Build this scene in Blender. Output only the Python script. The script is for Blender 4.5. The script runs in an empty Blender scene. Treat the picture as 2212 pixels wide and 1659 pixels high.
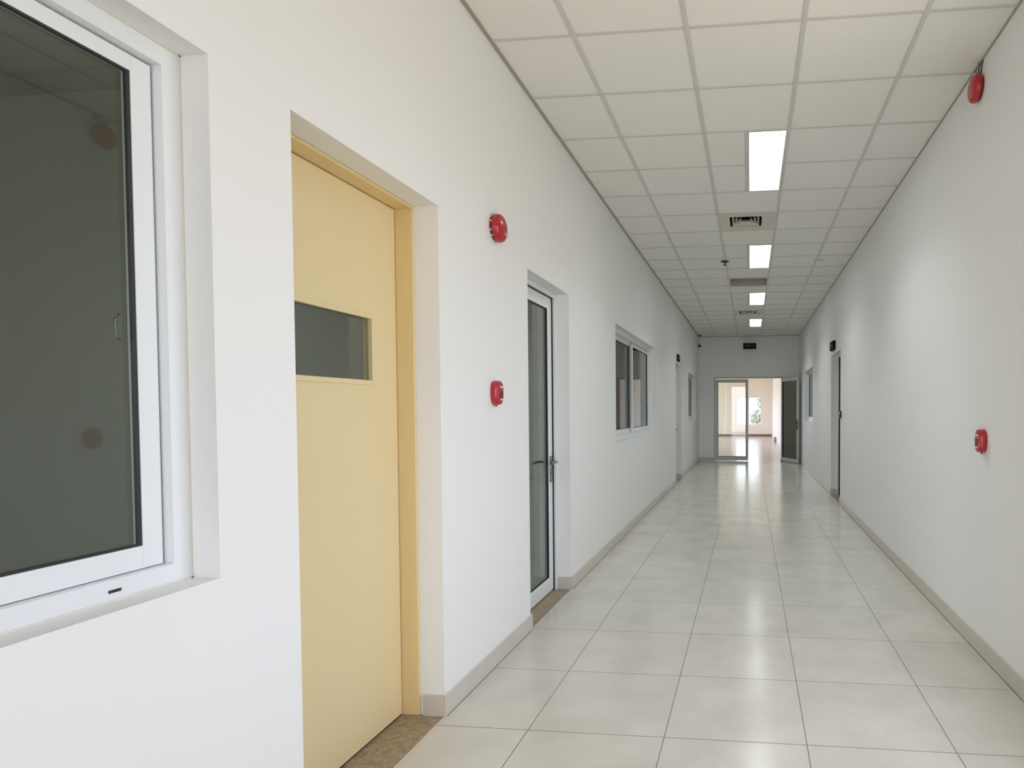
import bpy, bmesh, math, random
from mathutils import Vector, Matrix

random.seed(7)
S = bpy.context.scene
C = S.collection

# ------------------------------------------------------------------ dimensions (metres, corridor runs along +Y, floor z = 0)
XL, XR = -1.3865, 1.3076          # left and right wall faces
ZC = 3.366                        # suspended ceiling
YB, YE = -3.4, 16.45              # back end behind the photographer, far end wall
TH = 0.25                         # wall thickness
T = 0.6                           # ceiling / floor module
CX1, CY0 = -0.9263, 3.1684        # a crossing of the ceiling grid
FX1, FY0 = -0.9642, 2.5187        # a crossing of the floor joints
EYE = 1.3964

# ------------------------------------------------------------------ camera
cam_d = bpy.data.cameras.new('camera')
cam = bpy.data.objects.new('camera', cam_d)
C.objects.link(cam)
yaw, pit, rol = 0.1037, -0.0277, -0.0026
cy_, sy_, cp_, sp_ = math.cos(yaw), math.sin(yaw), math.cos(pit), math.sin(pit)
fwd = Vector((-sy_ * cp_, cy_ * cp_, sp_))
right = Vector((cy_, sy_, 0))
up = right.cross(fwd)
r2 = right * math.cos(rol) + up * math.sin(rol)
u2 = -right * math.sin(rol) + up * math.cos(rol)
M = Matrix((r2, u2, -fwd)).transposed().to_4x4()
M.translation = (0, 0, EYE)
cam.matrix_world = M
cam_d.sensor_fit = 'HORIZONTAL'
cam_d.sensor_width = 36
cam_d.lens = 1308.04 * 36 / 2212
cam_d.shift_x = (1106 - 1484.29) / 2212
cam_d.shift_y = (920.85 - 829.5) / 2212
cam_d.clip_start = 0.05
cam_d.clip_end = 300
S.camera = cam

# ------------------------------------------------------------------ world: bright overcast daylight
W = bpy.data.worlds.new('overcast_sky')
S.world = W
W.use_nodes = True
nt = W.node_tree
nt.nodes.clear()
o_ = nt.nodes.new('ShaderNodeOutputWorld')
b_ = nt.nodes.new('ShaderNodeBackground')
tc_ = nt.nodes.new('ShaderNodeTexCoord')
sx_ = nt.nodes.new('ShaderNodeSeparateXYZ')
rp_ = nt.nodes.new('ShaderNodeValToRGB')
mr_ = nt.nodes.new('ShaderNodeMapRange')
mr_.inputs['From Min'].default_value = -1
rp_.color_ramp.elements[0].position = 0.46
rp_.color_ramp.elements[0].color = (0.52, 0.475, 0.40, 1)
rp_.color_ramp.elements[1].position = 0.53
rp_.color_ramp.elements[1].color = (0.80, 0.845, 1.0, 1)
nt.links.new(tc_.outputs['Generated'], sx_.inputs[0])
nt.links.new(sx_.outputs['Z'], mr_.inputs['Value'])
nt.links.new(mr_.outputs[0], rp_.inputs[0])
nt.links.new(rp_.outputs[0], b_.inputs['Color'])
b_.inputs['Strength'].default_value = 5.6
nt.links.new(b_.outputs[0], o_.inputs[0])

S.view_settings.view_transform = 'Standard'
S.view_settings.look = 'None'
S.view_settings.gamma = 1
S.view_settings.use_curve_mapping = False
S.view_settings.exposure = 0.35
S.cycles.max_bounces = 14
S.cycles.diffuse_bounces = 8
S.cycles.glossy_bounces = 6
S.cycles.transparent_max_bounces = 16
S.cycles.sample_clamp_indirect = 6
S.cycles.caustics_reflective = False
S.cycles.caustics_refractive = False


def portal(name, loc, rot, sx, sy):
    l = bpy.data.lights.new(name, 'AREA')
    l.shape = 'RECTANGLE'
    l.size, l.size_y = sx, sy
    l.cycles.is_portal = True
    o = bpy.data.objects.new(name, l)
    o.location = loc
    o.rotation_euler = rot
    C.objects.link(o)


# window openings that let the daylight in
RW = [(1.38, 2.80, 0.75, 2.75)]   # right wall, beside / behind the photographer
BW = (-1.10, 1.02, 0.05, 2.75)                                                        # back end
for y0, y1, z0, z1 in RW:
    portal('daylight_portal', (XR + TH, (y0 + y1) / 2, (z0 + z1) / 2), (0, math.radians(90), 0), z1 - z0, y1 - y0)
portal('daylight_portal', ((BW[0] + BW[1]) / 2, YB - TH, (BW[2] + BW[3]) / 2), (math.radians(90), 0, 0), BW[1] - BW[0], BW[3] - BW[2])
# far room
FXL, FXS, FXR, FY1, FYS = -4.5, 1.14, 4.2, 31.5, 19.4
FW = (-0.74, 0.58, 0.58, 2.03)
FLW = [(21.2, 25.6, 0.5, 2.6), (26.4, 31.1, 0.5, 2.6)]  # unseen side openings added to light the far room
LRW = [(-2.6, 0.2, 0.8, 2.5), (3.25, 5.1, 0.7, 2.7), (6.2, 7.0, 0.9, 2.2)]        # unseen openings added to the side rooms to brighten the glass
portal('daylight_portal', ((FW[0] + FW[1]) / 2, FY1 + 0.25, (FW[2] + FW[3]) / 2), (math.radians(-90), 0, 0), FW[1] - FW[0], FW[3] - FW[2])
for y0, y1, z0, z1 in FLW:
    portal('daylight_portal', (FXL - 0.25, (y0 + y1) / 2, (z0 + z1) / 2), (0, math.radians(-90), 0), z1 - z0, y1 - y0)


for y0, y1, z0, z1 in LRW:
    portal('daylight_portal', (-6.2, (y0 + y1) / 2, (z0 + z1) / 2), (0, math.radians(-90), 0), z1 - z0, y1 - y0)


# ------------------------------------------------------------------ materials
def mat(name, col, rough=0.5, metal=0.0, spec=0.5, bump=None, var=None, coat=0.0):
    """bump = (scale, strength, distance); var = (scale, amount, stretch)"""
    m = bpy.data.materials.new(name)
    m.use_nodes = True
    n = m.node_tree.nodes
    l = m.node_tree.links
    p = n['Principled BSDF']
    p.inputs['Base Color'].default_value = (*col, 1)
    p.inputs['Roughness'].default_value = rough
    p.inputs['Metallic'].default_value = metal
    p.inputs['Specular IOR Level'].default_value = spec
    p.inputs['Coat Weight'].default_value = coat
    if bump or var:
        tc = n.new('ShaderNodeTexCoord')
    if var:
        no = n.new('ShaderNodeTexNoise')
        no.inputs['Scale'].default_value = var[0]
        no.inputs['Detail'].default_value = 4
        l.new(tc.outputs['Object'], no.inputs['Vector'])
        mx = n.new('ShaderNodeMix')
        mx.data_type = 'RGBA'
        a = var[1]
        mx.inputs['A'].default_value = (*[c * (1 - a) for c in col], 1)
        mx.inputs['B'].default_value = (*[min(1, c * (1 + a)) for c in col], 1)
        l.new(no.outputs['Fac'], mx.inputs['Factor'])
        l.new(mx.outputs['Result'], p.inputs['Base Color'])
    if bump:
        nb = n.new('ShaderNodeTexNoise')
        nb.inputs['Scale'].default_value = bump[0]
        nb.inputs['Detail'].default_value = 5
        l.new(tc.outputs['Object'], nb.inputs['Vector'])
        bp = n.new('ShaderNodeBump')
        bp.inputs['Strength'].default_value = bump[1]
        bp.inputs['Distance'].default_value = bump[2]
        l.new(nb.outputs['Fac'], bp.inputs['Height'])
        l.new(bp.outputs[0], p.inputs['Normal'])
    return m


def glass(name, tint, ior=1.62, rough=0.0):
    m = bpy.data.materials.new(name)
    m.use_nodes = True
    n = m.node_tree.nodes
    l = m.node_tree.links
    n.clear()
    o = n.new('ShaderNodeOutputMaterial')
    mx = n.new('ShaderNodeMixShader')
    t = n.new('ShaderNodeBsdfTransparent')
    g = n.new('ShaderNodeBsdfGlossy')
    f = n.new('ShaderNodeFresnel')
    geo = n.new('ShaderNodeNewGeometry')
    # the same outside index on both faces of the sheet, so that the way out does not read as total reflection
    mp = n.new('ShaderNodeMapRange')
    mp.inputs['To Min'].default_value = ior
    mp.inputs['To Max'].default_value = 1 / ior
    l.new(geo.outputs['Backfacing'], mp.inputs['Value'])
    l.new(mp.outputs[0], f.inputs['IOR'])
    t.inputs['Color'].default_value = (*tint, 1)
    g.inputs['Roughness'].default_value = rough
    l.new(f.outputs[0], mx.inputs[0])
    l.new(t.outputs[0], mx.inputs[1])
    l.new(g.outputs[0], mx.inputs[2])
    l.new(mx.outputs[0], o.inputs[0])
    return m


def emit(name, col, s):
    m = bpy.data.materials.new(name)
    m.use_nodes = True
    n = m.node_tree.nodes
    p = n['Principled BSDF']
    p.inputs['Base Color'].default_value = (0.8, 0.8, 0.8, 1)
    p.inputs['Emission Color'].default_value = (*col, 1)
    p.inputs['Emission Strength'].default_value = s
    return m


def tile_floor(name, c1, c2, grout, rough):
    m = bpy.data.materials.new(name)
    m.use_nodes = True
    n = m.node_tree.nodes
    l = m.node_tree.links
    p = n['Principled BSDF']
    tc = n.new('ShaderNodeTexCoord')
    mp = n.new('ShaderNodeMapping')
    mp.inputs['Location'].default_value = (-FX1 + 6.0, -FY0 + 12.0, 0)
    l.new(tc.outputs['Object'], mp.inputs['Vector'])
    br = n.new('ShaderNodeTexBrick')
    br.offset = 0
    br.squash = 1
    br.inputs['Scale'].default_value = 1
    br.inputs['Brick Width'].default_value = T
    br.inputs['Row Height'].default_value = T
    br.inputs['Mortar Size'].default_value = 0.0022
    br.inputs['Mortar Smooth'].default_value = 0.2
    br.inputs['Bias'].default_value = 0
    br.inputs['Color1'].default_value = (*c1, 1)
    br.inputs['Color2'].default_value = (*c2, 1)
    br.inputs['Mortar'].default_value = (*grout, 1)
    l.new(mp.outputs[0], br.inputs['Vector'])
    # cloudy body of the porcelain tile and faint scuffs
    no = n.new('ShaderNodeTexNoise')
    no.inputs['Scale'].default_value = 3.2
    no.inputs['Detail'].default_value = 7
    no.inputs['Roughness'].default_value = 0.6
    l.new(tc.outputs['Object'], no.inputs['Vector'])
    rp = n.new('ShaderNodeValToRGB')
    rp.color_ramp.elements[0].position = 0.3
    rp.color_ramp.elements[0].color = (0.86, 0.855, 0.84, 1)
    rp.color_ramp.elements[1].position = 0.7
    rp.color_ramp.elements[1].color = (1, 1, 1, 1)
    l.new(no.outputs['Fac'], rp.inputs[0])
    mx = n.new('ShaderNodeMix')
    mx.data_type = 'RGBA'
    mx.blend_type = 'MULTIPLY'
    mx.inputs['Factor'].default_value = 1
    l.new(br.outputs['Color'], mx.inputs['A'])
    l.new(rp.outputs[0], mx.inputs['B'])
    l.new(mx.outputs['Result'], p.inputs['Base Color'])
    # uneven gloss
    n2 = n.new('ShaderNodeTexNoise')
    n2.inputs['Scale'].default_value = 9
    n2.inputs['Detail'].default_value = 5
    l.new(tc.outputs['Object'], n2.inputs['Vector'])
    mr = n.new('ShaderNodeMapRange')
    mr.inputs['To Min'].default_value = rough * 0.8
    mr.inputs['To Max'].default_value = rough * 1.25
    l.new(n2.outputs['Fac'], mr.inputs['Value'])
    ad = n.new('ShaderNodeMath')
    ad.operation = 'ADD'
    l.new(mr.outputs[0], ad.inputs[0])
    l.new(br.outputs['Fac'], ad.inputs[1])
    ad.use_clamp = True
    l.new(ad.outputs[0], p.inputs['Roughness'])
    bp = n.new('ShaderNodeBump')
    bp.inputs['Strength'].default_value = 0.35
    bp.inputs['Distance'].default_value = 0.0015
    bp.invert = True
    l.new(br.outputs['Fac'], bp.inputs['Height'])
    b2 = n.new('ShaderNodeBump')
    b2.inputs['Strength'].default_value = 0.10
    b2.inputs['Distance'].default_value = 0.004
    n3 = n.new('ShaderNodeTexNoise')
    n3.inputs['Scale'].default_value = 5
    n3.inputs['Detail'].default_value = 2
    l.new(tc.outputs['Object'], n3.inputs['Vector'])
    l.new(n3.outputs['Fac'], b2.inputs['Height'])
    l.new(bp.outputs[0], b2.inputs['Normal'])
    l.new(b2.outputs[0], p.inputs['Normal'])
    p.inputs['Specular IOR Level'].default_value = 0.38
    return m


def granite(name, a, b):
    m = bpy.data.materials.new(name)
    m.use_nodes = True
    n = m.node_tree.nodes
    l = m.node_tree.links
    p = n['Principled BSDF']
    tc = n.new('ShaderNodeTexCoord')
    no = n.new('ShaderNodeTexNoise')
    no.inputs['Scale'].default_value = 35
    no.inputs['Detail'].default_value = 8
    no.inputs['Roughness'].default_value = 0.7
    l.new(tc.outputs['Object'], no.inputs['Vector'])
    rp = n.new('ShaderNodeValToRGB')
    rp.color_ramp.elements[0].position = 0.35
    rp.color_ramp.elements[0].color = (*a, 1)
    rp.color_ramp.elements[1].position = 0.68
    rp.color_ramp.elements[1].color = (*b, 1)
    l.new(no.outputs['Fac'], rp.inputs[0])
    l.new(rp.outputs[0], p.inputs['Base Color'])
    p.inputs['Roughness'].default_value = 0.4
    return m


m_wall = mat('white_wall_paint', (0.80, 0.80, 0.79), 0.55, spec=0.35, bump=(60, 0.06, 0.002), var=(1.3, 0.012))
m_tile = mat('ceiling_tile', (0.80, 0.785, 0.745), 0.9, spec=0.2, bump=(180, 0.25, 0.001), var=(2.0, 0.02))
m_bar = mat('ceiling_bar_enamel', (0.60, 0.585, 0.555), 0.45)
m_floor = tile_floor('cream_porcelain_floor', (0.635, 0.612, 0.545), (0.605, 0.582, 0.515), (0.21, 0.19, 0.155), 0.17)
m_floor2 = tile_floor('tan_porcelain_floor', (0.56, 0.49, 0.43), (0.53, 0.46, 0.40), (0.30, 0.24, 0.19), 0.18)
m_skirt = mat('skirting_tile', (0.56, 0.53, 0.46), 0.3, var=(6, 0.04))
m_skirt2 = mat('brown_skirting_tile', (0.20, 0.13, 0.10), 0.35)
m_joint = mat('dark_grout', (0.16, 0.145, 0.115), 0.9)
m_granite = granite('brown_granite', (0.20, 0.145, 0.085), (0.42, 0.33, 0.22))
m_alu = mat('white_powder_coated_aluminium', (0.76, 0.785, 0.80), 0.32, bump=(40, 0.03, 0.001))
m_alu2 = mat('grey_aluminium', (0.50, 0.52, 0.495), 0.35)  # white aluminium darkened to carry the backlit shade of the end door
m_rub = mat('black_rubber', (0.012, 0.012, 0.014), 0.5)
m_caulk = mat('aged_caulk', (0.70, 0.67, 0.59), 0.7, var=(9, 0.12))
m_yel = mat('yellow_door_paint', (0.745, 0.615, 0.355), 0.42, bump=(14, 0.05, 0.002), var=(1.5, 0.02))
m_yel2 = mat('yellow_frame_paint', (0.735, 0.575, 0.29), 0.4, bump=(20, 0.05, 0.002))
m_chr = mat('brushed_steel', (0.30, 0.29, 0.27), 0.28, metal=1.0)
m_dkm = mat('dark_metal', (0.05, 0.05, 0.045), 0.35, metal=0.6)
m_red = mat('red_plastic', (0.40, 0.007, 0.015), 0.22, coat=0.4)
m_red2 = mat('dark_red_plastic', (0.16, 0.006, 0.008), 0.35)
m_whp = mat('white_label', (0.75, 0.72, 0.70), 0.5)
m_glass = glass('tinted_window_glass', (0.80, 0.84, 0.80))
m_glassc = glass('clear_door_glass', (0.93, 0.96, 0.92))
m_glassd = glass('green_tinted_door_glass', (0.62, 0.66, 0.60))  # tint darkened in place of the shade seen through the open leaf
m_blk = mat('black_plastic', (0.015, 0.015, 0.015), 0.4)
m_sign = mat('sign_green_black', (0.006, 0.012, 0.007), 0.8, spec=0.15)
m_glyph = mat('sign_lettering', (0.20, 0.26, 0.20), 0.7)
m_void = mat('duct_grey', (0.025, 0.022, 0.017), 0.9)  # near-black colour stands in for shade inside the duct
m_vent = mat('vent_enamel', (0.62, 0.60, 0.51), 0.45)
m_ret = mat('return_box_paint', (0.50, 0.48, 0.41), 0.8)
m_house = mat('luminaire_white', (0.80, 0.80, 0.80), 0.3)
m_lamp = emit('lamp_diffuser_glow', (0.97, 1.0, 1.0), 5.0)
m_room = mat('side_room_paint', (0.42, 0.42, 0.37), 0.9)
m_far = mat('cream_far_room_paint', (0.78, 0.73, 0.66), 0.7, var=(1.0, 0.02))
m_farw = mat('white_far_room_paint', (0.84, 0.82, 0.80), 0.7)
m_leaf = mat('leaf_green', (0.06, 0.10, 0.035), 0.6, var=(5, 0.4))
m_bark = mat('bark', (0.08, 0.06, 0.045), 0.9)
m_gnd = mat('ground_concrete', (0.45, 0.42, 0.36), 0.9, var=(1, 0.1))
m_dirt = mat('dirt_smudge', (0.10, 0.085, 0.065), 0.9)


# ------------------------------------------------------------------ mesh helpers
class MB:
    def __init__(self):
        self.bm = bmesh.new()

    def box(self, x0, x1, y0, y1, z0, z1, bev=0.0, seg=1):
        x0, x1 = min(x0, x1), max(x0, x1)
        y0, y1 = min(y0, y1), max(y0, y1)
        z0, z1 = min(z0, z1), max(z0, z1)
        v = [self.bm.verts.new(p) for p in ((x0, y0, z0), (x1, y0, z0), (x1, y1, z0), (x0, y1, z0), (x0, y0, z1), (x1, y0, z1), (x1, y1, z1), (x0, y1, z1))]
        fs = [self.bm.faces.new([v[i] for i in f]) for f in ((3, 2, 1, 0), (4, 5, 6, 7), (0, 1, 5, 4), (1, 2, 6, 5), (2, 3, 7, 6), (3, 0, 4, 7))]
        if bev:
            es = list({e for f in fs for e in f.edges})
            bmesh.ops.bevel(self.bm, geom=es, offset=bev, segments=seg, affect='EDGES', profile=0.5)
        return self

    def lathe(self, prof, origin, axis, seg=40, scale=(1, 1)):
        """prof = [(r, h)], revolved about axis through origin; scale squeezes the two cross directions"""
        axis = Vector(axis).normalized()
        a = Vector((0, 0, 1)) if abs(axis.z) < 0.9 else Vector((1, 0, 0))
        u = axis.cross(a).normalized()
        w = axis.cross(u)
        o = Vector(origin)
        rings = []
        for r, h in prof:
            if r < 1e-6:
                rings.append([self.bm.verts.new(o + axis * h)])
            else:
                rings.append([self.bm.verts.new(o + axis * h + u * (r * scale[0] * math.cos(2 * math.pi * i / seg)) + w * (r * scale[1] * math.sin(2 * math.pi * i / seg))) for i in range(seg)])
        for A, B in zip(rings, rings[1:]):
            for i in range(seg):
                j = (i + 1) % seg
                if len(A) == 1 and len(B) == 1:
                    continue
                if len(A) == 1:
                    self.bm.faces.new((A[0], B[i], B[j]))
                elif len(B) == 1:
                    self.bm.faces.new((A[i], B[0], A[j]))
                else:
                    self.bm.faces.new((A[i], B[i], B[j], A[j]))
        return self

    def tube(self, pts, r, seg=12):
        pts = [Vector(p) for p in pts]
        rings = []
        for k, p in enumerate(pts):
            d = (pts[min(k + 1, len(pts) - 1)] - pts[max(k - 1, 0)]).normalized()
            a = Vector((0, 0, 1)) if abs(d.z) < 0.9 else Vector((1, 0, 0))
            u = d.cross(a).normalized()
            w = d.cross(u)
            rings.append([self.bm.verts.new(p + u * (r * math.cos(2 * math.pi * i / seg)) + w * (r * math.sin(2 * math.pi * i / seg))) for i in range(seg)])
        for A, B in zip(rings, rings[1:]):
            for i in range(seg):
                self.bm.faces.new((A[i], B[i], B[(i + 1) % seg], A[(i + 1) % seg]))
        self.bm.faces.new(rings[0])
        self.bm.faces.new(rings[-1])
        return self

    def quad(self, *p):
        self.bm.faces.new([self.bm.verts.new(q) for q in p])
        return self

    def build(self, name, m, parent=None, smooth=False):
        bmesh.ops.recalc_face_normals(self.bm, faces=self.bm.faces[:])
        me = bpy.data.meshes.new(name)
        self.bm.to_mesh(me)
        self.bm.free()
        me.materials.append(m)
        if smooth:
            for p in me.polygons:
                p.use_smooth = True
            try:
                me.set_sharp_from_angle(angle=math.radians(38))
            except Exception:
                pass
        o = bpy.data.objects.new(name, me)
        C.objects.link(o)
        if parent:
            o.parent = parent
            o.matrix_parent_inverse = parent_inv(parent)
        return o


def parent_inv(p):
    m = Matrix.Identity(4)
    q = p
    chain = []
    while q is not None:
        chain.append(q)
        q = q.parent
    m = Matrix.Translation(chain[-1].location)
    return m.inverted() if len(chain) == 1 else Matrix.Identity(4) if chain[0].type != 'EMPTY' else m.inverted()


def root(name, loc, label=None, cat=None, group=None, kind=None):
    o = bpy.data.objects.new(name, None)
    o.empty_display_size = 0.1
    o.location = loc
    C.objects.link(o)
    return tag(o, label, cat, group, kind)


def tag(o, label=None, cat=None, group=None, kind=None):
    if label:
        o['label'] = label
    if cat:
        o['category'] = cat
    if group:
        o['group'] = group
    if kind:
        o['kind'] = kind
    return o


def panel(name, plane, c0, c1, a0, a1, b0, b1, holes, m, cuts=()):
    """a slab with rectangular openings. plane 'x': a = y, b = z;  'y': a = x, b = z;  'z': a = x, b = y"""
    A = sorted({a0, a1, *[h[0] for h in holes], *[h[1] for h in holes]})
    B = sorted({b0, b1, *[h[2] for h in holes], *[h[3] for h in holes]})
    bm = bmesh.new()
    vs = {}

    def P(a, b, c):
        k = (round(a, 5), round(b, 5), round(c, 5))
        if k not in vs:
            vs[k] = bm.verts.new({'x': (c, a, b), 'y': (a, c, b), 'z': (a, b, c)}[plane])
        return vs[k]

    def solid(i, j):
        if not (0 <= i < len(A) - 1 and 0 <= j < len(B) - 1):
            return False
        ca, cb = (A[i] + A[i + 1]) / 2, (B[j] + B[j + 1]) / 2
        return not any(h[0] < ca < h[1] and h[2] < cb < h[3] for h in holes)
    for i in range(len(A) - 1):
        for j in range(len(B) - 1):
            if not solid(i, j):
                continue
            x0, x1, y0, y1 = A[i], A[i + 1], B[j], B[j + 1]
            for c in (c0, c1):
                bm.faces.new((P(x0, y0, c), P(x1, y0, c), P(x1, y1, c), P(x0, y1, c)))
            if not solid(i - 1, j):
                bm.faces.new((P(x0, y0, c0), P(x0, y1, c0), P(x0, y1, c1), P(x0, y0, c1)))
            if not solid(i + 1, j):
                bm.faces.new((P(x1, y0, c0), P(x1, y1, c0), P(x1, y1, c1), P(x1, y0, c1)))
            if not solid(i, j - 1):
                bm.faces.new((P(x0, y0, c0), P(x1, y0, c0), P(x1, y0, c1), P(x0, y0, c1)))
            if not solid(i, j + 1):
                bm.faces.new((P(x0, y1, c0), P(x1, y1, c0), P(x1, y1, c1), P(x0, y1, c1)))
    bmesh.ops.recalc_face_normals(bm, faces=bm.faces[:])
    me = bpy.data.meshes.new(name)
    bm.to_mesh(me)
    bm.free()
    me.materials.append(m)
    o = bpy.data.objects.new(name, me)
    C.objects.link(o)
    return o


def struct(o, label=None):
    o['kind'] = 'structure'
    if label:
        o['label'] = label
    return o


# ------------------------------------------------------------------ openings
D1 = (1.727, 2.600, -0.05, 2.309)       # yellow door
D2 = (3.690, 4.560, -0.05, 2.281)       # glass door, left
D3 = (11.27, 12.17, -0.05, 2.281)       # left, far
W1 = (-0.36, 1.446, 0.956, 2.313)       # sliding window next to the photographer
W2 = (6.185, 8.850, 1.055, 2.292)
W3 = (13.60, 15.45, 1.135, 2.235)
D4 = (9.02, 10.03, -0.05, 2.262)        # right wall
W4 = (12.90, 14.95, 1.110, 2.290)
DE = (-0.985, 0.885, -0.05, 2.275)      # double door in the end wall

ZT = 3.9
struct(panel('wall_left', 'x', XL, XL - TH, YB, YE, 0, ZT, [D1, D2, D3, W1, W2, W3], m_wall), 'long white painted corridor wall with the yellow door')
struct(panel('wall_right', 'x', XR, XR + TH, YB, YE, 0, ZT, [D4, W4, *RW], m_wall), 'long white painted corridor wall opposite the yellow door')
struct(panel('wall_end', 'y', YE, YE + 0.2, XL - TH, XR + TH, 0, ZT, [DE], m_wall), 'white end wall around the glazed double door')
struct(panel('wall_back', 'y', YB, YB - TH, XL - TH, XR + TH, 0, ZT, [BW], m_wall), 'end wall behind the photographer with a wide opening')
fl = MB().box(XL - TH, XR + TH, YB, YE + 0.1, -0.15, 0).build('floor', m_floor)
struct(fl, 'cream porcelain tiled corridor floor with thin dark joints')

# ------------------------------------------------------------------ suspended ceiling
LIGHT_Y = [CY0 + 2 * T, CY0 + 7 * T, CY0 + 12 * T, CY0 + 17 * T]
LX0, LX1 = CX1 + 1.5 * T, CX1 + 2 * T
VX0, VX1 = CX1 + T, CX1 + 2 * T
VENT_Y = [CY0 + 5 * T, CY0 + 15 * T]
RET_Y = CY0 + 10 * T
ch = [(LX0 + .012, LX1 - .012, y + .012, y + 2 * T - .012) for y in LIGHT_Y]
ch += [(VX0 + .012, VX1 - .012, y + .012, y + T - .012) for y in VENT_Y]
ch += [(VX0 + .012, VX1 - .012, RET_Y + .012, RET_Y + T - .012)]
ch += [(0.842, 0.968, CY0 + 8.38 * T, CY0 + 8.48 * T)]
ceil = struct(panel('ceiling', 'z', ZC + 0.006, ZC + 0.02, XL, XR, YB, YE, ch, m_tile), 'white tiled suspended ceiling of square panels in a metal grid')
g = MB()
hw = 0.0115
for k in range(-1, 6):
    x = CX1 + (k) * T
    if XL < x < XR:
        g.box(x - hw, x + hw, YB, YE, ZC - 0.001, ZC + 0.012)
k0 = int((YB - CY0) / T) - 1
for k in range(k0, 40):
    y = CY0 + k * T
    if not (YB < y < YE):
        continue
    segs = [(XL, XR)]
    for ly in LIGHT_Y:
        if ly + 0.01 < y < ly + 2 * T - 0.01:
            segs = [(XL, LX0), (LX1, XR)]
    for a, b in segs:
        g.box(a, b, y - hw * .8, y + hw * .8, ZC, ZC + 0.011)
for ly in LIGHT_Y:
    g.box(LX0 - hw, LX0 + hw, ly, ly + 2 * T, ZC - 0.0005, ZC + 0.0115)
g.build('ceiling_grid', m_bar, ceil)
g = MB()
g.box(XL, XL + 0.018, YB, YE, ZC - 0.003, ZC + 0.008)
g.box(XR - 0.008, XR, YB, YE, ZC - 0.003, ZC + 0.008)
g.box(XL, XR, YE - 0.018, YE, ZC - 0.003, ZC + 0.008)
g.build('edge_angle', mat('edge_angle_enamel', (0.34, 0.325, 0.28), 0.6), ceil)
struct(MB().box(XL - TH, XR + TH, YB - TH, YE + 0.2, ZT, ZT + 0.2).build('ceiling_slab', m_room), 'grey slab above the suspended ceiling')

# recessed luminaires, each with its own light
def luminaire(y, n):
    x0, x1, y0, y1 = LX0 + 0.013, LX1 - 0.013, y + 0.013, y + 2 * T - 0.013
    r = root('ceiling_light', ((x0 + x1) / 2, (y0 + y1) / 2, ZC), n, 'ceiling light', 'recessed ceiling lights down the corridor')
    h = MB()
    t = 0.008
    h.box(x0, x1, y0, y0 + t, ZC - .001, ZC + 0.10)
    h.box(x0, x1, y1 - t, y1, ZC - .001, ZC + 0.10)
    h.box(x0, x0 + t, y0 + t, y1 - t, ZC - .001, ZC + 0.10)
    h.box(x1 - t, x1, y0 + t, y1 - t, ZC - .001, ZC + 0.10)
    h.box(x0, x1, y0, y1, ZC + 0.10, ZC + 0.105)
    h.build('housing', m_house, r)
    MB().box(x0 + t, x1 - t, y0 + t, y1 - t, ZC + 0.008, ZC + 0.013).build('diffuser', m_lamp, r)
    m_c = mat('clip_grey', (0.55, 0.57, 0.57), 0.5)
    for yy in (y0 + 0.075, y1 - 0.075):
        for xx, w in ((x0 + 0.035, 0.02), (x0 + 0.10, 0.045), (x1 - 0.06, 0.045)):
            MB().box(xx, xx + w, yy - 0.005, yy + 0.005, ZC + 0.0045, ZC + 0.0079).build('clip', m_c, r)
    l = bpy.data.lights.new('lamp', 'AREA')
    l.shape = 'RECTANGLE'
    l.size, l.size_y = x1 - x0 - 0.03, y1 - y0 - 0.05
    l.energy = LAMP_W
    l.color = (0.86, 0.94, 1.0)
    l.spread = math.radians(122)
    lo = bpy.data.objects.new('lamp', l)
    lo.location = (0, 0, 0.003)
    C.objects.link(lo)
    lo.parent = r


LAMP_W = 9.5
luminaire(LIGHT_Y[0], 'nearest and largest lit rectangular ceiling light, with small clips at both ends')
luminaire(LIGHT_Y[1], 'second lit ceiling light from the camera, between the slotted diffuser and the open square')
luminaire(LIGHT_Y[2], 'third lit ceiling light, just beyond the open square in the ceiling')
luminaire(LIGHT_Y[3], 'farthest lit ceiling light, closest to the end wall')


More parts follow.
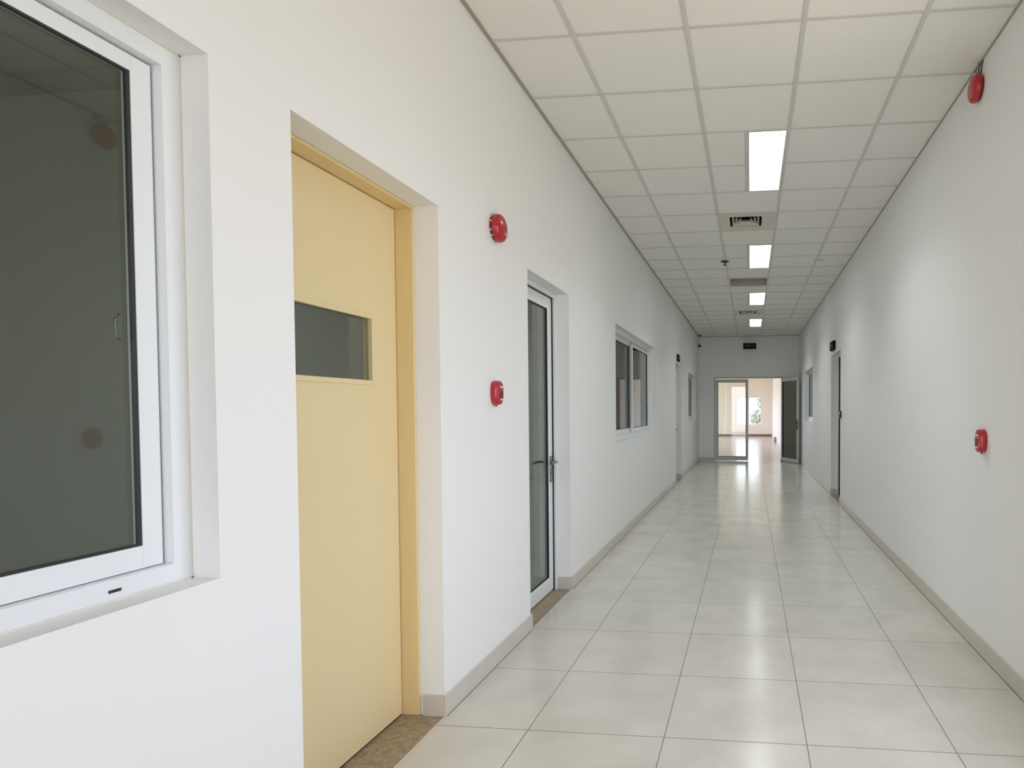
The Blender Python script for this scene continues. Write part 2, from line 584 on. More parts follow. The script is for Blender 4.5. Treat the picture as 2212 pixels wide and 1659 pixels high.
def diffuser(y, label):
    x0, x1, y0, y1 = VX0 + 0.012, VX1 - 0.012, y + 0.012, y + T - 0.012
    cx, cy = (x0 + x1) / 2 - 0.02, (y0 + y1) / 2 - 0.02
    r = root('air_diffuser', (cx, cy, ZC), label, 'vent', 'slotted ceiling air diffusers')
    h = 0.165
    f = panel('face_plate', 'z', ZC, ZC + 0.006, x0, x1, y0, y1, [(cx - h, cx + h, cy - h, cy + h)], m_vent)
    f.parent = r
    f.matrix_parent_inverse = Matrix.Translation(r.location).inverted()
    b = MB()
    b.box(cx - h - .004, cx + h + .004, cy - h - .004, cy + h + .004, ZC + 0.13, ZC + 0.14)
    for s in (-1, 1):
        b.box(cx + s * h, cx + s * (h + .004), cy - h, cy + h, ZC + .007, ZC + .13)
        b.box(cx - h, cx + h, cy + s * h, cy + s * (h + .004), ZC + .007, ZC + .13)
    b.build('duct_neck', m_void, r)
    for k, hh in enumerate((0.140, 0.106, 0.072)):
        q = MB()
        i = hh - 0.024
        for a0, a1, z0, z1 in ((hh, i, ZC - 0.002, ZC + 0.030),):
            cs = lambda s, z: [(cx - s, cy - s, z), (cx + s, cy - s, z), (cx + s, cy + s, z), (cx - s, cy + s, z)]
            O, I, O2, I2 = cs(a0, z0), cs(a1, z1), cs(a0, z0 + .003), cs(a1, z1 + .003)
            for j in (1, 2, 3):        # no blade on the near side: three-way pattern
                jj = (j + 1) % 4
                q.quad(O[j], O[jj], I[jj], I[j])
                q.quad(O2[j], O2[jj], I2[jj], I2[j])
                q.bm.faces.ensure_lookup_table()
                q.bm.faces[-1].material_index = 1  # blade tops coloured near-black to mimic shade up the duct
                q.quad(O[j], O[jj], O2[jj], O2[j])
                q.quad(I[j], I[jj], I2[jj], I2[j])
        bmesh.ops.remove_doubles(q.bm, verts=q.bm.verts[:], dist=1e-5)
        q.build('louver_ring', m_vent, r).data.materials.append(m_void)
    q = MB()
    s = 0.048
    q.quad((cx - s, cy - s + .045, ZC), (cx + s, cy - s + .045, ZC), (cx + s, cy + s + .045, ZC), (cx - s, cy + s + .045, ZC))
    cy += 0.045
    tp = (cx, cy, ZC + 0.02)
    bmesh.ops.remove_doubles(q.bm, verts=q.bm.verts[:], dist=1e-5)
    c = [(cx - s, cy - s, ZC), (cx + s, cy - s, ZC), (cx + s, cy + s, ZC), (cx - s, cy + s, ZC)]
    for j in range(4):
        q.quad(c[j], c[(j + 1) % 4], tp)
    bmesh.ops.remove_doubles(q.bm, verts=q.bm.verts[:], dist=1e-5)
    q.build('centre_cone', m_vent, r)


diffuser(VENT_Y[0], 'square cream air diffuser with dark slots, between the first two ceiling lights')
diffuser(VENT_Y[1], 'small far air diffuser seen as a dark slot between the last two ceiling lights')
r = root('return_air_opening', ((VX0 + VX1) / 2, RET_Y + T / 2, ZC), 'open square recess in the ceiling with grey inner sides', 'vent')
b = MB()
x0, x1, y0, y1 = VX0 + 0.012, VX1 - 0.012, RET_Y + 0.012, RET_Y + T - 0.012
t = 0.006
b.box(x0, x1, y0, y0 + t, ZC, ZC + 0.22)
b.box(x0, x1, y1 - t, y1, ZC, ZC + 0.22)
b.box(x0, x0 + t, y0 + t, y1 - t, ZC, ZC + 0.22)
b.box(x1 - t, x1, y0 + t, y1 - t, ZC, ZC + 0.22)
b.box(x0, x1, y0, y1, ZC + 0.22, ZC + 0.226)
b.build('duct_box', m_ret, r)
b = MB()
b.box(x0 - .02, x1 + .02, y1 - .004, y1 + .02, ZC - 0.008, ZC - 0.001)
b.box(x0 - .02, x0 + .006, y0, y1, ZC - 0.008, ZC - 0.001)
b.box(x1 - .006, x1 + .02, y0, y1, ZC - 0.008, ZC - 0.001)
b.box(x0 - .02, x1 + .02, y0 - .02, y0 + .004, ZC - 0.008, ZC - 0.001)
b.build('rim', m_vent, r)

# sprinkler head
r = root('sprinkler_head', (-0.335, 8.13, ZC), 'small dark sprinkler head hanging from the ceiling grid', 'sprinkler')
MB().lathe([(0, 0), (0.052, 0), (0.054, -0.006), (0.030, -0.012), (0, -0.012)], (-0.335, 8.13, ZC - 0.001), (0, 0, 1), 24).build('escutcheon', m_dkm, r, True)
b = MB().lathe([(0, 0), (0.008, 0), (0.008, -0.02), (0.004, -0.023), (0.004, -0.034), (0, -0.034)], (-0.335, 8.13, ZC - 0.012), (0, 0, 1), 14)
b.build('stem', m_dkm, r, True)
MB().lathe([(0, 0), (0.024, 0), (0.026, -0.004), (0.010, -0.010), (0, -0.010)], (-0.335, 8.13, ZC - 0.045), (0, 0, 1), 16).build('deflector', m_dkm, r, True)

# ------------------------------------------------------------------ skirting, thresholds
SK, SH = 0.011, 0.097


def skirt(side, y0, y1, a=None, c=None, dep=0.10):
    """a run of skirting on a side wall; a / c = return into the reveal at the start / end"""
    nm = 'baseboard_left' if side < 0 else 'baseboard_right'
    X = XL if side < 0 else XR
    s = 1 if side < 0 else -1          # towards the corridor
    b = MB()
    b.box(X, X + s * SK, y0 - (SK if a else 0), y1 + (SK if c else 0), 0.0, SH, 0.0015)
    if a:
        b.box(X - s * dep, X, y0 - SK, y0, 0, SH, 0.0015)
    if c:
        b.box(X - s * dep, X, y1, y1 + SK, 0, SH, 0.0015)
    o = struct(b.build(nm, m_skirt))
    j = MB()
    j.box(X + s * SK, X + s * (SK + 0.003), y0, y1, 0.0, 0.0012)
    j.build('grout_line', m_joint, o)
    return o


skirt(-1, YB, D1[0], None, True)
skirt(-1, D1[1], D2[0], True, True)
skirt(-1, D2[1], D3[0], True, True)
skirt(-1, D3[1], YE, True, None)
skirt(1, YB, D4[0], None, True)
skirt(1, D4[1], YE, True, None)
struct(MB().box(XL, DE[0], YE - SK, YE, 0, SH, .0015).build('baseboard_end', m_skirt))
struct(MB().box(DE[1], XR, YE - SK, YE, 0, SH, .0015).build('baseboard_end', m_skirt))
for i, (d, X, s) in enumerate(((D1, XL, -1), (D2, XL, -1), (D3, XL, -1), (D4, XR, 1))):
    struct(MB().box(X + s * 0.001, X + s * TH, d[0] + .001, d[1] - .001, -0.04, 0.0015).build('trim_%d' % (i + 1), m_granite), ('brown speckled granite door sill under the yellow door', 'brown granite door sill under the nearest glass door', 'granite door sill at the far doorway of the left wall', 'granite door sill at the doorway of the right wall')[i])


# ------------------------------------------------------------------ windows (sliding, white aluminium)
def XS(side, v):
    return XL - v if side < 0 else XR + v


def window(n, side, op, label, off=0.0, fd=0.080, nsash=2):
    y0, y1, z0, z1 = op
    r = root('window_%d' % n, (XS(side, fd), (y0 + y1) / 2, z0), label, None, None, 'structure')
    fw, dep = 0.050, 0.095

    def bx(b, v0, v1, a0, a1, c0, c1, bev=0.0):
        b.box(XS(side, v0), XS(side, v1), a0, a1, c0, c1, bev)
    f = MB()
    g_ = 0.002
    bx(f, fd, fd + dep, y0 + g_, y1 - g_, z0 + g_, z0 + fw)
    bx(f, fd, fd + dep, y0 + g_, y1 - g_, z1 - fw, z1 - g_)
    bx(f, fd, fd + dep, y0 + g_, y0 + fw, z0 + fw, z1 - fw)
    bx(f, fd, fd + dep, y1 - fw, y1 - g_, z0 + fw, z1 - fw)
    f.build('window_frame', m_alu, r)
    # centre rails of the two tracks
    tr = MB()
    for a, b_, c, d in ((y0 + fw, y1 - fw, z0 + fw, z0 + fw + .010), (y0 + fw, y1 - fw, z1 - fw - .016, z1 - fw), (y0 + fw, y0 + fw + .010, z0 + fw, z1 - fw), (y1 - fw - .010, y1 - fw, z0 + fw, z1 - fw)):
        bx(tr, fd + 0.052, fd + 0.058, a, b_, c, d)
    tr.build('track', m_alu, r)
    # aged sealant between frame and plaster
    s = MB()
    for a, b_, c, d in ((y0, y1, z0, z0 + .004), (y0, y1, z1 - .004, z1), (y0, y0 + .004, z0, z1), (y1 - .004, y1, z0, z1)):
        bx(s, fd - 0.003, fd + 0.001, a, b_, c, d)
    s.build('sealant', m_caulk, r)
    iy0, iy1, iz0, iz1 = y0 + fw, y1 - fw, z0 + fw, z1 - fw
    mid = (iy0 + iy1) / 2 + off
    for k in range(2):
        # front sash is the far one (k = 1)
        v = fd + (0.060 if k == 0 else 0.024)
        a0, a1 = (iy0 + .004, mid + .028) if k == 0 else (mid - .028, iy1 - .006)
        sw = 0.050
        sh = MB()
        t0, t1, c0, c1 = v, v + 0.028, iz0 + .002, iz1 - .006
        bx(sh, t0, t1, a0, a0 + sw, c0, c1, .001)
        bx(sh, t0, t1, a1 - sw, a1, c0, c1, .001)
        bx(sh, t0, t1, a0 + sw, a1 - sw, c0, c0 + sw + .006, .001)
        bx(sh, t0, t1, a0 + sw, a1 - sw, c1 - sw + .012, c1, .001)
        so = sh.build('sash', m_alu, r)
        p0, p1, q0, q1 = a0 + sw, a1 - sw, c0 + sw + .006, c1 - sw + .012
        gk = MB()
        gw = 0.009
        bx(gk, t0 + .003, t0 + .0105, p0, p0 + gw, q0, q1)
        bx(gk, t0 + .003, t0 + .0105, p1 - gw, p1, q0, q1)
        bx(gk, t0 + .003, t0 + .0105, p0 + gw, p1 - gw, q0, q0 + gw * .6)
        bx(gk, t0 + .003, t0 + .0105, p0 + gw, p1 - gw, q1 - gw * .6, q1)
        gk.build('gasket', m_rub, so)
        pn = MB()
        bx(pn, t0 + .011, t0 + .017, p0, p1, q0, q1)
        pn.build('pane', m_glass, so)
    return r


w1 = window(1, -1, W1, 'large dark sliding window in a white aluminium frame, nearest the camera')
b = MB()
b.box(XS(-1, .0785), XS(-1, .0805), 1.235, 1.263, W1[2] + 0.020, W1[2] + 0.027)
b.build('drain_slot', m_blk, w1)
b = MB()       # crescent latch behind the glass
pts = [(XS(-1, 0.135), 1.325 - 0.012 * math.sin(a), 1.600 + 0.030 * math.cos(a)) for a in [k * math.pi / 10 for k in range(11)]]
b.tube(pts, 0.0035, 8)
b.build('latch', m_chr, w1, True)
window(2, -1, W2, 'two-pane white sliding window beyond the glass door', 0.11)
window(3, -1, W3, 'far narrow-looking window on the yellow door side, near the end wall')
window(4, 1, W4, 'far window on the plain side of the corridor, near the end wall')


# ------------------------------------------------------------------ yellow door
r = root('door_1', (XS(-1, .11), (D1[0] + D1[1]) / 2, 0), 'tall pale yellow door with a dark glass slot, in a yellow frame', None, None, 'structure')
f = MB()
y0, y1, zt = D1[0], D1[1], D1[3]
v0, v1 = 0.116, 0.245
lip = 0.012
f.box(XS(-1, v0), XS(-1, v1), y0 + .001, y0 + lip, 0.002, zt - .001, .0015)
f.box(XS(-1, v0), XS(-1, v1), y1 - lip, y1 - .001, 0.002, zt - .001, .0015)
f.box(XS(-1, v0), XS(-1, v1), y0 + lip, y1 - lip, zt - lip, zt - .001, .0015)
f.build('door_frame', m_yel2, r)
lv = 0.1985
ly0, ly1, lz0, lz1 = y0 + lip + .004, y1 - lip - .004, 0.010, zt - lip - .004
PY0, PY1, PZ0, PZ1 = 1.905, 2.408, 1.518, 1.784
leaf = panel('door_leaf', 'x', XS(-1, lv), XS(-1, lv + 0.04), ly0, ly1, lz0, lz1, [(PY0, PY1, PZ0, PZ1)], m_yel)
leaf.parent = r
leaf.matrix_parent_inverse = Matrix.Translation(r.location).inverted()
b = MB()
bw, pr = 0.016, 0.005
for a0, a1, c0, c1 in ((PY0 - bw, PY0 + .004, PZ0 - bw, PZ1 + bw), (PY1 - .004, PY1 + bw, PZ0 - bw, PZ1 + bw), (PY0, PY1, PZ0 - bw, PZ0 + .004), (PY0, PY1, PZ1 - .004, PZ1 + bw)):
    b.box(XS(-1, lv - pr), XS(-1, lv + 0.012), a0, a1, c0, c1, .0015)
b.build('glazing_bead', m_yel, leaf)
MB().box(XS(-1, lv + .018), XS(-1, lv + .024), PY0, PY1, PZ0, PZ1).build('vision_pane', m_glass, leaf)
b = MB()
hx = XS(-1, lv)
b.lathe([(0, 0), (0.026, 0), (0.026, 0.007), (0.022, 0.009), (0, 0.009)], (hx, 1.815, 1.015), (1, 0, 0), 28)
b.tube([(hx + .008, 1.815, 1.015), (hx + .045, 1.815, 1.015)], 0.009)
b.tube([(hx + .045, 1.812, 1.015), (hx + .052, 1.83, 1.015), (hx + .052, 1.88, 1.014), (hx + .050, 1.902, 1.012)], 0.0075)
b.tube([(hx + .046, 1.899, 1.034), (hx + .050, 1.902, 1.012), (hx + .046, 1.899, 0.992)], 0.0045)
b.build('door_handle', m_dkm, leaf, True)
# black strip standing in for the shaded gap under the leaf
MB().box(XS(-1, lv + .004), XS(-1, lv + .04), ly0, ly1, 0.0018, 0.0085).build('door_seal', m_rub, r)


# ------------------------------------------------------------------ glass doors
def glass_leaf(b_root, side, lv, a0, a1, c0, c1, sw, rt, rb, handle_y, hz, ldir, thick=0.04):
    def bx(b, v0, v1, p0, p1, q0, q1, bev=0.0):
        b.box(XS(side, v0), XS(side, v1), p0, p1, q0, q1, bev)
    s = MB()
    bx(s, lv, lv + thick, a0, a0 + sw, c0, c1, .001)
    bx(s, lv, lv + thick, a1 - sw, a1, c0, c1, .001)
    bx(s, lv, lv + thick, a0 + sw, a1 - sw, c0, c0 + rb, .001)
    bx(s, lv, lv + thick, a0 + sw, a1 - sw, c1 - rt, c1, .001)
    lf = s.build('door_leaf', m_alu, b_root)
    p0, p1, q0, q1 = a0 + sw, a1 - sw, c0 + rb, c1 - rt
    k = MB()
    gw = 0.008
    bx(k, lv + .004, lv + .0165, p0, p0 + gw, q0, q1)
    bx(k, lv + .004, lv + .0165, p1 - gw, p1, q0, q1)
    bx(k, lv + .004, lv + .0165, p0 + gw, p1 - gw, q0, q0 + gw * .7)
    bx(k, lv + .004, lv + .0165, p0 + gw, p1 - gw, q1 - gw * .7, q1)
    k.build('gasket', m_rub, lf)
    k = MB()
    bx(k, lv + .017, lv + .023, p0, p1, q0, q1)
    k.build('pane', m_glass, lf)
    s_ = -1 if side > 0 else 1
    for v, w in ((lv, 1), (lv + thick, -1)):
        X = XS(side, v)
        d = s_ * w
        h = MB()
        h.box(X, X + d * .008, handle_y - .021, handle_y + .021, hz - .155, hz + .045, .002)
        h.tube([(X + d * .006, handle_y, hz), (X + d * .05, handle_y, hz)], 0.009)
        h.tube([(X + d * .048, handle_y - ldir * .006, hz), (X + d * .054, handle_y + ldir * .03, hz), (X + d * .054, handle_y + ldir * .09, hz - .002), (X + d * .050, handle_y + ldir * .125, hz - .004)], 0.009)
        h.lathe([(0, 0), (.011, 0), (.011, .006), (0, .006)], (X + d * .006, handle_y, hz - .085), (d, 0, 0), 16)
        h.build('door_handle', m_chr if w == 1 else m_dkm, lf, True)
    return lf


def glass_door(n, side, op, label, hfar=True, is_open=False):
    y0, y1, _, zt = op
    r = root('door_%d' % n, (XS(side, .1), (y0 + y1) / 2, 0), label, None, None, 'structure')
    f = MB()
    v0, v1, fw = 0.100, 0.165, 0.032
    for a0, a1, c0, c1 in ((y0 + .001, y0 + fw, .002, zt - .001), (y1 - fw, y1 - .001, .002, zt - .001), (y0 + fw, y1 - fw, zt - fw, zt - .001)):
        f.box(XS(side, v0), XS(side, v1), a0, a1, c0, c1, .001)
    f.build('door_frame', m_alu, r)
    k = MB()
    q = 0.007
    for a0, a1, c0, c1 in ((y0 + fw, y0 + fw + q, .003, zt - fw), (y1 - fw - q, y1 - fw, .003, zt - fw), (y0 + fw, y1 - fw, zt - fw - q, zt - fw)):
        k.box(XS(side, v0 + .019), XS(side, v1), a0, a1, c0, c1)
    k.build('weather_seal', m_rub, r)
    if is_open:        # swung 90 degrees into the room on its near hinge
        w, h, sw = y1 - y0 - 2 * fw - 2 * q, zt - fw - q - .012, 0.085
        s = MB()
        X0, Y = XS(side, v1 + .01), y0 + fw + q
        s.box(X0, X0 + sw, Y, Y + .04, .012, h)
        s.box(X0 + w - sw, X0 + w, Y, Y + .04, .012, h)
        s.box(X0 + sw, X0 + w - sw, Y, Y + .04, .012, .122)
        s.box(X0 + sw, X0 + w - sw, Y, Y + .04, h - sw, h)
        lf = s.build('door_leaf', m_alu, r)
        MB().box(X0 + sw, X0 + w - sw, Y + .017, Y + .023, .122, h - sw).build('pane', m_glass, lf)
        return r
    hy = y1 - fw - q - 0.045 if hfar else y0 + fw + q + .045
    glass_leaf(r, side, 0.128, y0 + fw + q, y1 - fw - q, 0.012, zt - fw - q, 0.085, 0.085, 0.11, hy, 1.00, -1 if hfar else 1)
    return r


glass_door(2, -1, D2, 'narrow-looking white framed glass door between the fire alarm and the two-pane window')
glass_door(3, -1, D3, 'far recessed doorway on the yellow door side, under a small dark sign')
glass_door(4, 1, D4, 'far recessed doorway on the plain side of the corridor, under a small dark sign', is_open=True)

# ------------------------------------------------------------------ double door in the end wall
r = root('door_5', (0, YE, 0), 'glazed double door at the far end, one leaf shut and one swung open', None, None, 'structure')
f = MB()
x0, x1, zt, fw = DE[0], DE[1], DE[3], 0.05
f.box(x0 + .001, x0 + fw, YE - 0.01, YE + .06, 0.001, zt - .001, .001)
f.box(x1 - fw, x1 - .001, YE - 0.01, YE + .06, 0.001, zt - .001, .001)
f.box(x0 + fw, x1 - fw, YE - 0.01, YE + .06, zt - .045, zt - .001, .001)
f.build('door_frame', m_alu2, r)


def swing_leaf(name_parent, w, h, hinge, ang, hdl, dark):
    """a framed glass leaf built along local +X from its hinge, 0.04 thick; returned as parts under name_parent"""
    R_ = Matrix.Translation(hinge) @ Matrix.Rotation(ang, 4, 'Z')
    parts = []
    sw, rt, rb = 0.062, 0.075, 0.105
    s = MB()
    s.box(0, sw, -.02, .02, 0, h, .001)
    s.box(w - sw, w, -.02, .02, 0, h, .001)
    s.box(sw, w - sw, -.02, .02, 0, rb, .001)
    s.box(sw, w - sw, -.02, .02, h - rt, h, .001)
    s.bm.transform(R_)
    lf = s.build('door_leaf', m_alu2, name_parent)
    k = MB()
    gw = .010
    k.box(sw, sw + gw, -.016, .016, rb, h - rt)
    k.box(w - sw - gw, w - sw, -.016, .016, rb, h - rt)
    k.box(sw + gw, w - sw - gw, -.016, .016, rb, rb + gw)
    k.box(sw + gw, w - sw - gw, -.016, .016, h - rt - gw, h - rt)
    k.bm.transform(R_)
    k.build('gasket', m_rub, lf)
    k = MB()
    k.box(sw + .002, w - sw - .002, -.003, .003, rb + .002, h - rt - .002)
    k.bm.transform(R_)
    k.build('pane', m_glassd if dark else m_glassc, lf)
    if hdl:
        k = MB()
        for d in (-1, 1):
            k.box(w - .058, w - .004, d * .02, d * .032, .86, 1.12, .002)
            k.tube([(w - .032, d * .028, 1.03), (w - .032, d * .070, 1.03)], .010)
            k.tube([(w - .030, d * .070, 1.03), (w - .15, d * .070, 1.03)], .010)
        k.bm.transform(R_)
        k.build('door_handle', m_dkm, lf)
    return lf


swing_leaf(r, 0.882, 2.20, (x0 + fw + .003, YE + .02, 0.012), 0.0, False, False)
swing_leaf(r, 0.875, 2.20, (x1 - fw + .006, YE - .032, 0.012), math.radians(-64), True, True)
b = MB()
b.box(x1 - .07, x1 - 0.005, YE - .075, YE - .012, 0.001, .045, .004)  # small black block at the foot of the right jamb
b.build('door_stop', m_blk, r)

# ------------------------------------------------------------------ far room beyond the double door
struct(MB().box(FXL - .25, FXR + .25, YE + 0.1, FY1 + .25, -0.15, 0.0).build('floor', m_floor2), 'tan tiled floor of the bright room beyond the double door')
struct(MB().box(FXL - .25, FXR + .25, YE + 0.2, FY1 + .25, 3.2, 3.4).build('ceiling', m_farw), 'ceiling of the bright room beyond the double door')
struct(panel('wall_far', 'y', FY1, FY1 + .25, FXL - .25, FXR + .25, 0, 3.3, [FW], m_far), 'cream wall with a window in the room beyond the double door')
struct(panel('wall_far_left', 'x', FXL, FXL - .25, YE + .2, FY1, 0, 3.3, FLW, m_far))
struct(panel('wall_far_right', 'x', FXR, FXR + .25, YE + .2, FY1, 0, 3.3, [], m_farw))
struct(MB().box(FXS, FXR, FYS, FY1, 0, 3.2).build('wall_far_inner', m_farw), 'bright white projecting wall seen through the open leaf')
struct(panel('wall_far_front', 'y', YE + .201, YE + .3, FXL, FXR, 0, 3.3, [(XL - .4, XR + .4, -1, 3.25)], m_far))
struct(panel('wall_far_head', 'y', YE + .202, YE + .3, XL - .41, XR + .41, 0, 3.3, [(DE[0], DE[1], -1, DE[3])], m_far))
struct(MB().box(FXL, FXS, FY1 - .012, FY1, 0, 0.11).build('baseboard_far', m_skirt2))
struct(MB().box(FXS - .012, FXS, FYS, FY1 - .012, 0, 0.10).build('baseboard_far', m_farw))
# small box at the foot of the projecting wall
tag(MB().box(FXS - .115, FXS - .02, 26.35, 26.52, 0.0, 0.20, .004).build('floor_box', mat('grey_box', (0.36, 0.31, 0.29), .6)), 'small grey box on the far room floor at the foot of the white projecting wall', 'box')
r = root('window_5', ((FW[0] + FW[1]) / 2, FY1, FW[2]), 'bright window with trees outside, in the far room beyond the double door', None, None, 'structure')
f = MB()
a0, a1, c0, c1 = FW
for p in ((a0, a0 + .05, c0, c1), (a1 - .05, a1, c0, c1), (a0 + .05, a1 - .05, c0, c0 + .05), (a0 + .05, a1 - .05, c1 - .05, c1), ((a0 + a1) / 2 - .03, (a0 + a1) / 2 + .03, c0 + .05, c1 - .05)):
    f.box(p[0], p[1], FY1 + .08, FY1 + .14, p[2], p[3])
f.build('window_frame', m_alu, r)
MB().box(a0 + .05, a1 - .05, FY1 + .105, FY1 + .111, c0 + .05, c1 - .05).build('pane', m_glassc, r)
# outdoors
struct(MB().box(-25, 25, FY1 + .3, 70, -0.4, -0.3).build('ground', m_gnd), 'pale ground outdoors beyond the far window')


def tree(x, y, h, rad, label, n=420):
    r = root('tree', (x, y, -0.3), label, 'tree', 'trees outside the far window')
    MB().lathe([(0, 0), (0.10, 0), (0.06, h * .6), (0, h * .6)], (x, y, -0.3), (0, 0, 1), 10).build('trunk', m_bark, r, True)
    b = MB()
    for _ in range(n):
        d = Vector((random.gauss(0, 1), random.gauss(0, 1), random.gauss(0, 1))).normalized() * (rad * random.random() ** .4)
        c = Vector((x, y, h * .75 - .3)) + Vector((d.x, d.y, d.z * 1.15))
        u = Vector((random.gauss(0, 1), random.gauss(0, 1), random.gauss(0, 1))).normalized() * .10
        w = u.cross(Vector((random.random(), random.random(), random.random()))).normalized() * .05
        b.quad(c - u, c - w, c + u, c + w)
    b.build('crown', m_leaf, r)


tree(0.42, 36.0, 1.6, 0.42, 'lower dark bush in the lower right of the far window', 260)
tree(0.95, 38.5, 2.9, 0.55, 'slender tree at the edge of the far window')

# ------------------------------------------------------------------ rooms behind the side walls (dark behind the glass)
xo = XL - TH
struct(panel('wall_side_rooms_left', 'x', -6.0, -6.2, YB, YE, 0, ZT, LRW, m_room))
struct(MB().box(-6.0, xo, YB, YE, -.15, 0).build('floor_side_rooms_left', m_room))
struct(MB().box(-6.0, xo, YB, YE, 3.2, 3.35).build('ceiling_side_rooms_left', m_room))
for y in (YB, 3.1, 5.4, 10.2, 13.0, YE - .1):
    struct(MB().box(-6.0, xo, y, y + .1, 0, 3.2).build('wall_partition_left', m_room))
xo = XR + TH
struct(MB().box(5.8, 6.0, 7.5, YE, 0, ZT).build('wall_side_rooms_right', m_room))
struct(MB().box(xo, 5.8, 7.5, YE, -.15, 0).build('floor_side_rooms_right', m_room))
struct(MB().box(xo, 5.8, 7.5, YE, 3.2, 3.35).build('ceiling_side_rooms_right', m_room))
for y in (7.5, 11.5, YE - .1):
    struct(MB().box(xo, 5.8, y, y + .1, 0, 3.2).build('wall_partition_right', m_room))


# ------------------------------------------------------------------ fire alarm devices
def bell(side, y, z, label):
    X = XS(side, 0)
    d = 1 if side < 0 else -1
    r = root('fire_alarm_bell', (X, y, z), label, 'fire alarm', 'red fire alarm bells')
    MB().lathe([(0, .0005), (.066, .0005), (.068, .004), (.068, .014), (0, .014)], (X, y, z), (d, 0, 0), 48).build('back_plate', m_red2, r, True)
    prof = [(.0, .0145), (.070, .0145), (.0755, .017), (.076, .026)]
    for k in range(1, 11):
        a = k / 10 * math.pi / 2
        prof.append((.076 * math.cos(a) ** .62, .026 + .032 * math.sin(a)))
    prof[-1] = (0, .058)
    MB().lathe(prof, (X, y, z), (d, 0, 0), 56).build('dome', m_red, r, True)
    # small label on the far side of the dome, following it
    b = MB()
    b.box(-.014, .014, -.013, .013, 0, .0016, .0005)
    rot = Matrix.Rotation(math.radians(90 if d > 0 else -90), 4, 'Y')
    b.bm.transform(Matrix.Translation((X + d * .0525, y + .043, z)) @ Matrix.Rotation(math.radians(24) * d, 4, 'Z') @ rot)
    b.build('label_plate', m_whp, r)
    for a in ((200, 225, 160) if d > 0 else ()):
        q = math.radians(a)
        MB().lathe([(0, 0), (.005, 0), (.005, .003), (0, .003)], (X + d * .007, y + .0675 * math.cos(q), z + .0675 * math.sin(q)), (0, math.cos(q), math.sin(q)), 10).build('screw', m_whp, r)
    return r


def call_point(side, y, z, label):
    X = XS(side, 0)
    d = 1 if side < 0 else -1
    r = root('fire_call_point', (X, y, z), label, 'fire call point', 'red manual fire call points')
    b = MB()
    N = 48
    rings = []
    for sc, h in ((.90, .0005), (.97, .006), (1.0, .014), (1.0, .026), (.965, .034), (.88, .038), (.60, .0385)):
        ring = []
        for i in range(N):
            t = 2 * math.pi * i / N
            c, s = math.cos(t), math.sin(t)
            e = 0.72
            yy = .046 * sc * math.copysign(abs(c) ** e, c)
            zz = .066 * sc * math.copysign(abs(s) ** e, s)
            ring.append(b.bm.verts.new((X + d * h, y + yy, z + zz)))
        rings.append(ring)
    for A, B in zip(rings, rings[1:]):
        for i in range(N):
            b.bm.faces.new((A[i], B[i], B[(i + 1) % N], A[(i + 1) % N]))
    b.bm.faces.new(rings[-1])
    b.bm.faces.new(rings[0])
    b.build('housing', m_red, r, True)
    fx = X + d * .0385
    MB().box(fx, fx + d * .002, y - .006, y + .030, z - .022, z + .010, .0008).build('break_panel', m_red2, r)
    MB().box(fx, fx + d * .0015, y - .006, y + .030, z + .026, z + .036, .0005).build('label_strip', m_whp, r)
    MB().box(fx, fx + d * .0015, y - .002, y + .026, z - .040, z - .033, .0005).build('label_strip', m_whp, r)
    MB().box(X + d * .010, X + d * .018, y - .006, y + .006, z - .074, z - .062, .001).build('key_tab', m_red2, r)
    return r


bell(-1, 3.205, 2.386, 'red fire alarm bell between the yellow door and the glass door')
rb = bell(1, 3.672, 3.228, 'red fire alarm bell high on the plain wall, touching the ceiling line')
for pts, rr in (([(XR - .006, 3.675, 3.298), (XR - .010, 3.672, 3.335), (XR - .006, 3.660, 3.352), (XR - .012, 3.655, 3.362)], .0045), ([(XR - .008, 3.69, 3.298), (XR - .014, 3.70, 3.340), (XR - .008, 3.71, 3.361)], .004), ([(XR - .004, 3.655, 3.298), (XR - .005, 3.630, 3.345), (XR - .004, 3.62, 3.361)], .004)):
    MB().tube(pts, rr, 8).build('cable', m_dirt, rb, True)  # dark strands built in place of dirt smudges at the ceiling line
call_point(-1, 3.170, 1.490, 'red fire call point at eye height below the alarm bell, beside the yellow door')
call_point(1, 3.548, 1.216, 'red fire call point alone on the plain white wall')


# ------------------------------------------------------------------ signs, reader, camera
def glyphs(txt, size):
    cu = bpy.data.curves.new('lettering', 'FONT')
    cu.body = txt
    cu.size = size
    cu.align_x = 'CENTER'
    cu.align_y = 'CENTER'
    cu.extrude = 0.0015
    ob = bpy.data.objects.new('tmp', cu)
    C.objects.link(ob)
    dg = bpy.context.evaluated_depsgraph_get()
    me = bpy.data.meshes.new_from_object(ob.evaluated_get(dg))
    bpy.data.objects.remove(ob)
    bpy.data.curves.remove(cu)
    return me


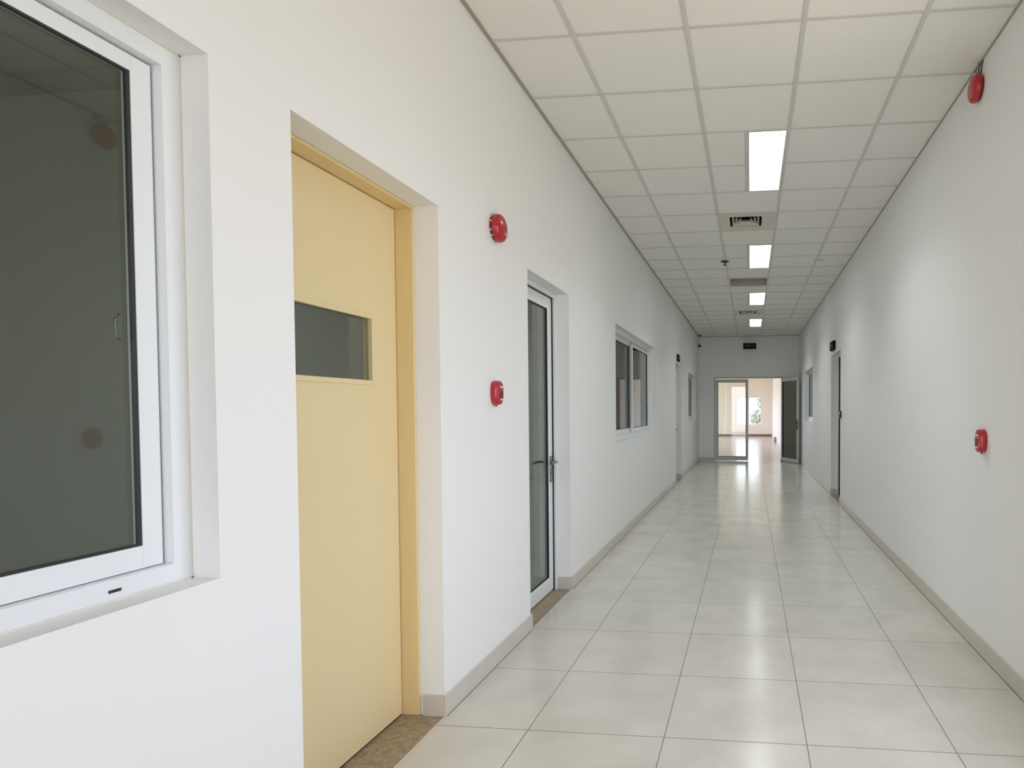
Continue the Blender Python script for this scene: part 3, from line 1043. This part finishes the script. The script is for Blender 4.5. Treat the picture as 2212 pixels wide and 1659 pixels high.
def runner(b, ox, oz, s, put):
    """little running figure of flat bars"""
    def bar(p, q, w):
        p, q = Vector((p[0], 0, p[1])), Vector((q[0], 0, q[1]))
        d = (q - p).normalized()
        n = Vector((-d.z, 0, d.x)) * w
        vs = []
        for yy in (-.002, .0):
            for c in (p - n, q - n, q + n, p + n):
                vs.append(b.bm.verts.new(put(ox + c.x * s, yy, oz + c.z * s)))
        for f in ((0, 1, 2, 3), (4, 5, 6, 7), (0, 1, 5, 4), (1, 2, 6, 5), (2, 3, 7, 6), (3, 0, 4, 7)):
            b.bm.faces.new([vs[i] for i in f])
    bar((0, .1), (.12, .55), .09)
    bar((0, .1), (-.35, -.15), .06)
    bar((-.35, -.15), (-.6, -.1), .05)
    bar((0, .1), (.3, -.15), .06)
    bar((.3, -.15), (.2, -.5), .05)
    bar((.12, .5), (.42, .35), .045)
    bar((.12, .5), (-.2, .4), .045)
    bar((.14, .72), (.24, .78), .10)


def exit_sign(name, loc, facing, label, w, h, hang=0.0, depth=0.035):
    """facing: 'y' faces the camera (-Y), 'l' sits on the left wall, 'r' on the right wall"""
    R_ = {'y': 0, 'l': math.radians(90), 'r': math.radians(-90)}[facing]
    MT = Matrix.Translation(loc) @ Matrix.Rotation(R_, 4, 'Z')
    r = root(name, loc, label, 'exit sign', 'dark exit signs')
    b = MB().box(-w / 2, w / 2, 0, depth, -h / 2, h / 2, .003)
    b.bm.transform(MT)
    b.build('housing', m_sign, r)
    me = glyphs('EXIT', h * .50)
    me.transform(MT @ Matrix.Translation((-w * .13, -.0018, 0)) @ Matrix.Rotation(math.radians(90), 4, 'X'))
    me.materials.append(m_glyph)
    o = bpy.data.objects.new('lettering', me)
    C.objects.link(o)
    o.parent = r
    o.matrix_parent_inverse = Matrix.Translation(r.location).inverted()
    b = MB()
    runner(b, w * .27, -h * .02, h * .40, lambda x, y, z: MT @ Vector((x, y, z)))
    b.build('pictogram', m_glyph, r)
    if hang:
        for s in (-1, 1):
            q = MB().tube([(s * w * .36, depth / 2, h / 2), (s * w * .36, depth / 2, h / 2 + hang)], .003, 8)
            q.bm.transform(MT)
            q.build('hanger_rod', m_bar, r)
    return r


exit_sign('exit_sign', (-0.012, 16.10, 3.066), 'y', 'black exit sign hanging by two rods before the end wall', 0.345, 0.155, ZC - 3.066 - .0775)
exit_sign('exit_sign', (XL + .028, 11.60, 2.385), 'l', 'small dark exit sign above the far doorway on the yellow door side', 0.34, 0.125, 0, 0.028)
exit_sign('exit_sign', (XR - .045, 9.70, 2.385), 'r', 'small dark exit sign above the far doorway on the plain wall side', 0.34, 0.135, 0, 0.045)

r = root('card_reader', (XR, 8.925, 1.32), 'small black card reader beside the far doorway on the plain wall', 'card reader')
MB().box(XR - .024, XR - .0005, 8.885, 8.965, 1.267, 1.373, .006, 2).build('housing', m_blk, r)
MB().box(XR - .0255, XR - .024, 8.900, 8.950, 1.325, 1.355, .0005).build('display', mat('reader_display', (.04, .05, .06), .15), r)

r = root('security_camera', (XL + .045, 16.1, ZC), 'tiny dark camera on a thin bracket in the far left ceiling corner', 'camera')
MB().box(XL + .004, XL + .11, 16.02, 16.14, ZC - .020, ZC - .004, .003).build('mounting_plate', m_dkm, r)
MB().tube([(XL + .03, 16.08, ZC - .02), (XL + .03, 16.08, ZC - .20), (XL + .045, 16.08, ZC - .25)], .006, 8).build('arm', m_bar, r, True)
MB().lathe([(0, -.042), (.022, -.037), (.038, -.02), (.044, 0), (.038, .02), (.022, .036), (0, .040)], (XL + .05, 16.07, ZC - .285), (0, 0, 1), 24).build('lens_ball', m_dkm, r, True)

# ------------------------------------------------------------------ windows beside and behind the photographer (openings for daylight)
for i, (y0, y1, z0, z1) in enumerate(RW):
    r = root('window_%d' % (6 + i), (XR + .1, (y0 + y1) / 2, z0), 'daylight window beside the photographer', None, None, 'structure')
    f = MB()
    for p in ((y0 + .001, y0 + .05, z0 + .001, z1 - .001), (y1 - .05, y1 - .001, z0 + .001, z1 - .001), (y0 + .05, y1 - .05, z0 + .001, z0 + .05), (y0 + .05, y1 - .05, z1 - .05, z1 - .001), ((y0 + y1) / 2 - .025, (y0 + y1) / 2 + .025, z0 + .05, z1 - .05)):
        f.box(XR + .08, XR + .14, *p)
    f.build('window_frame', m_alu, r)
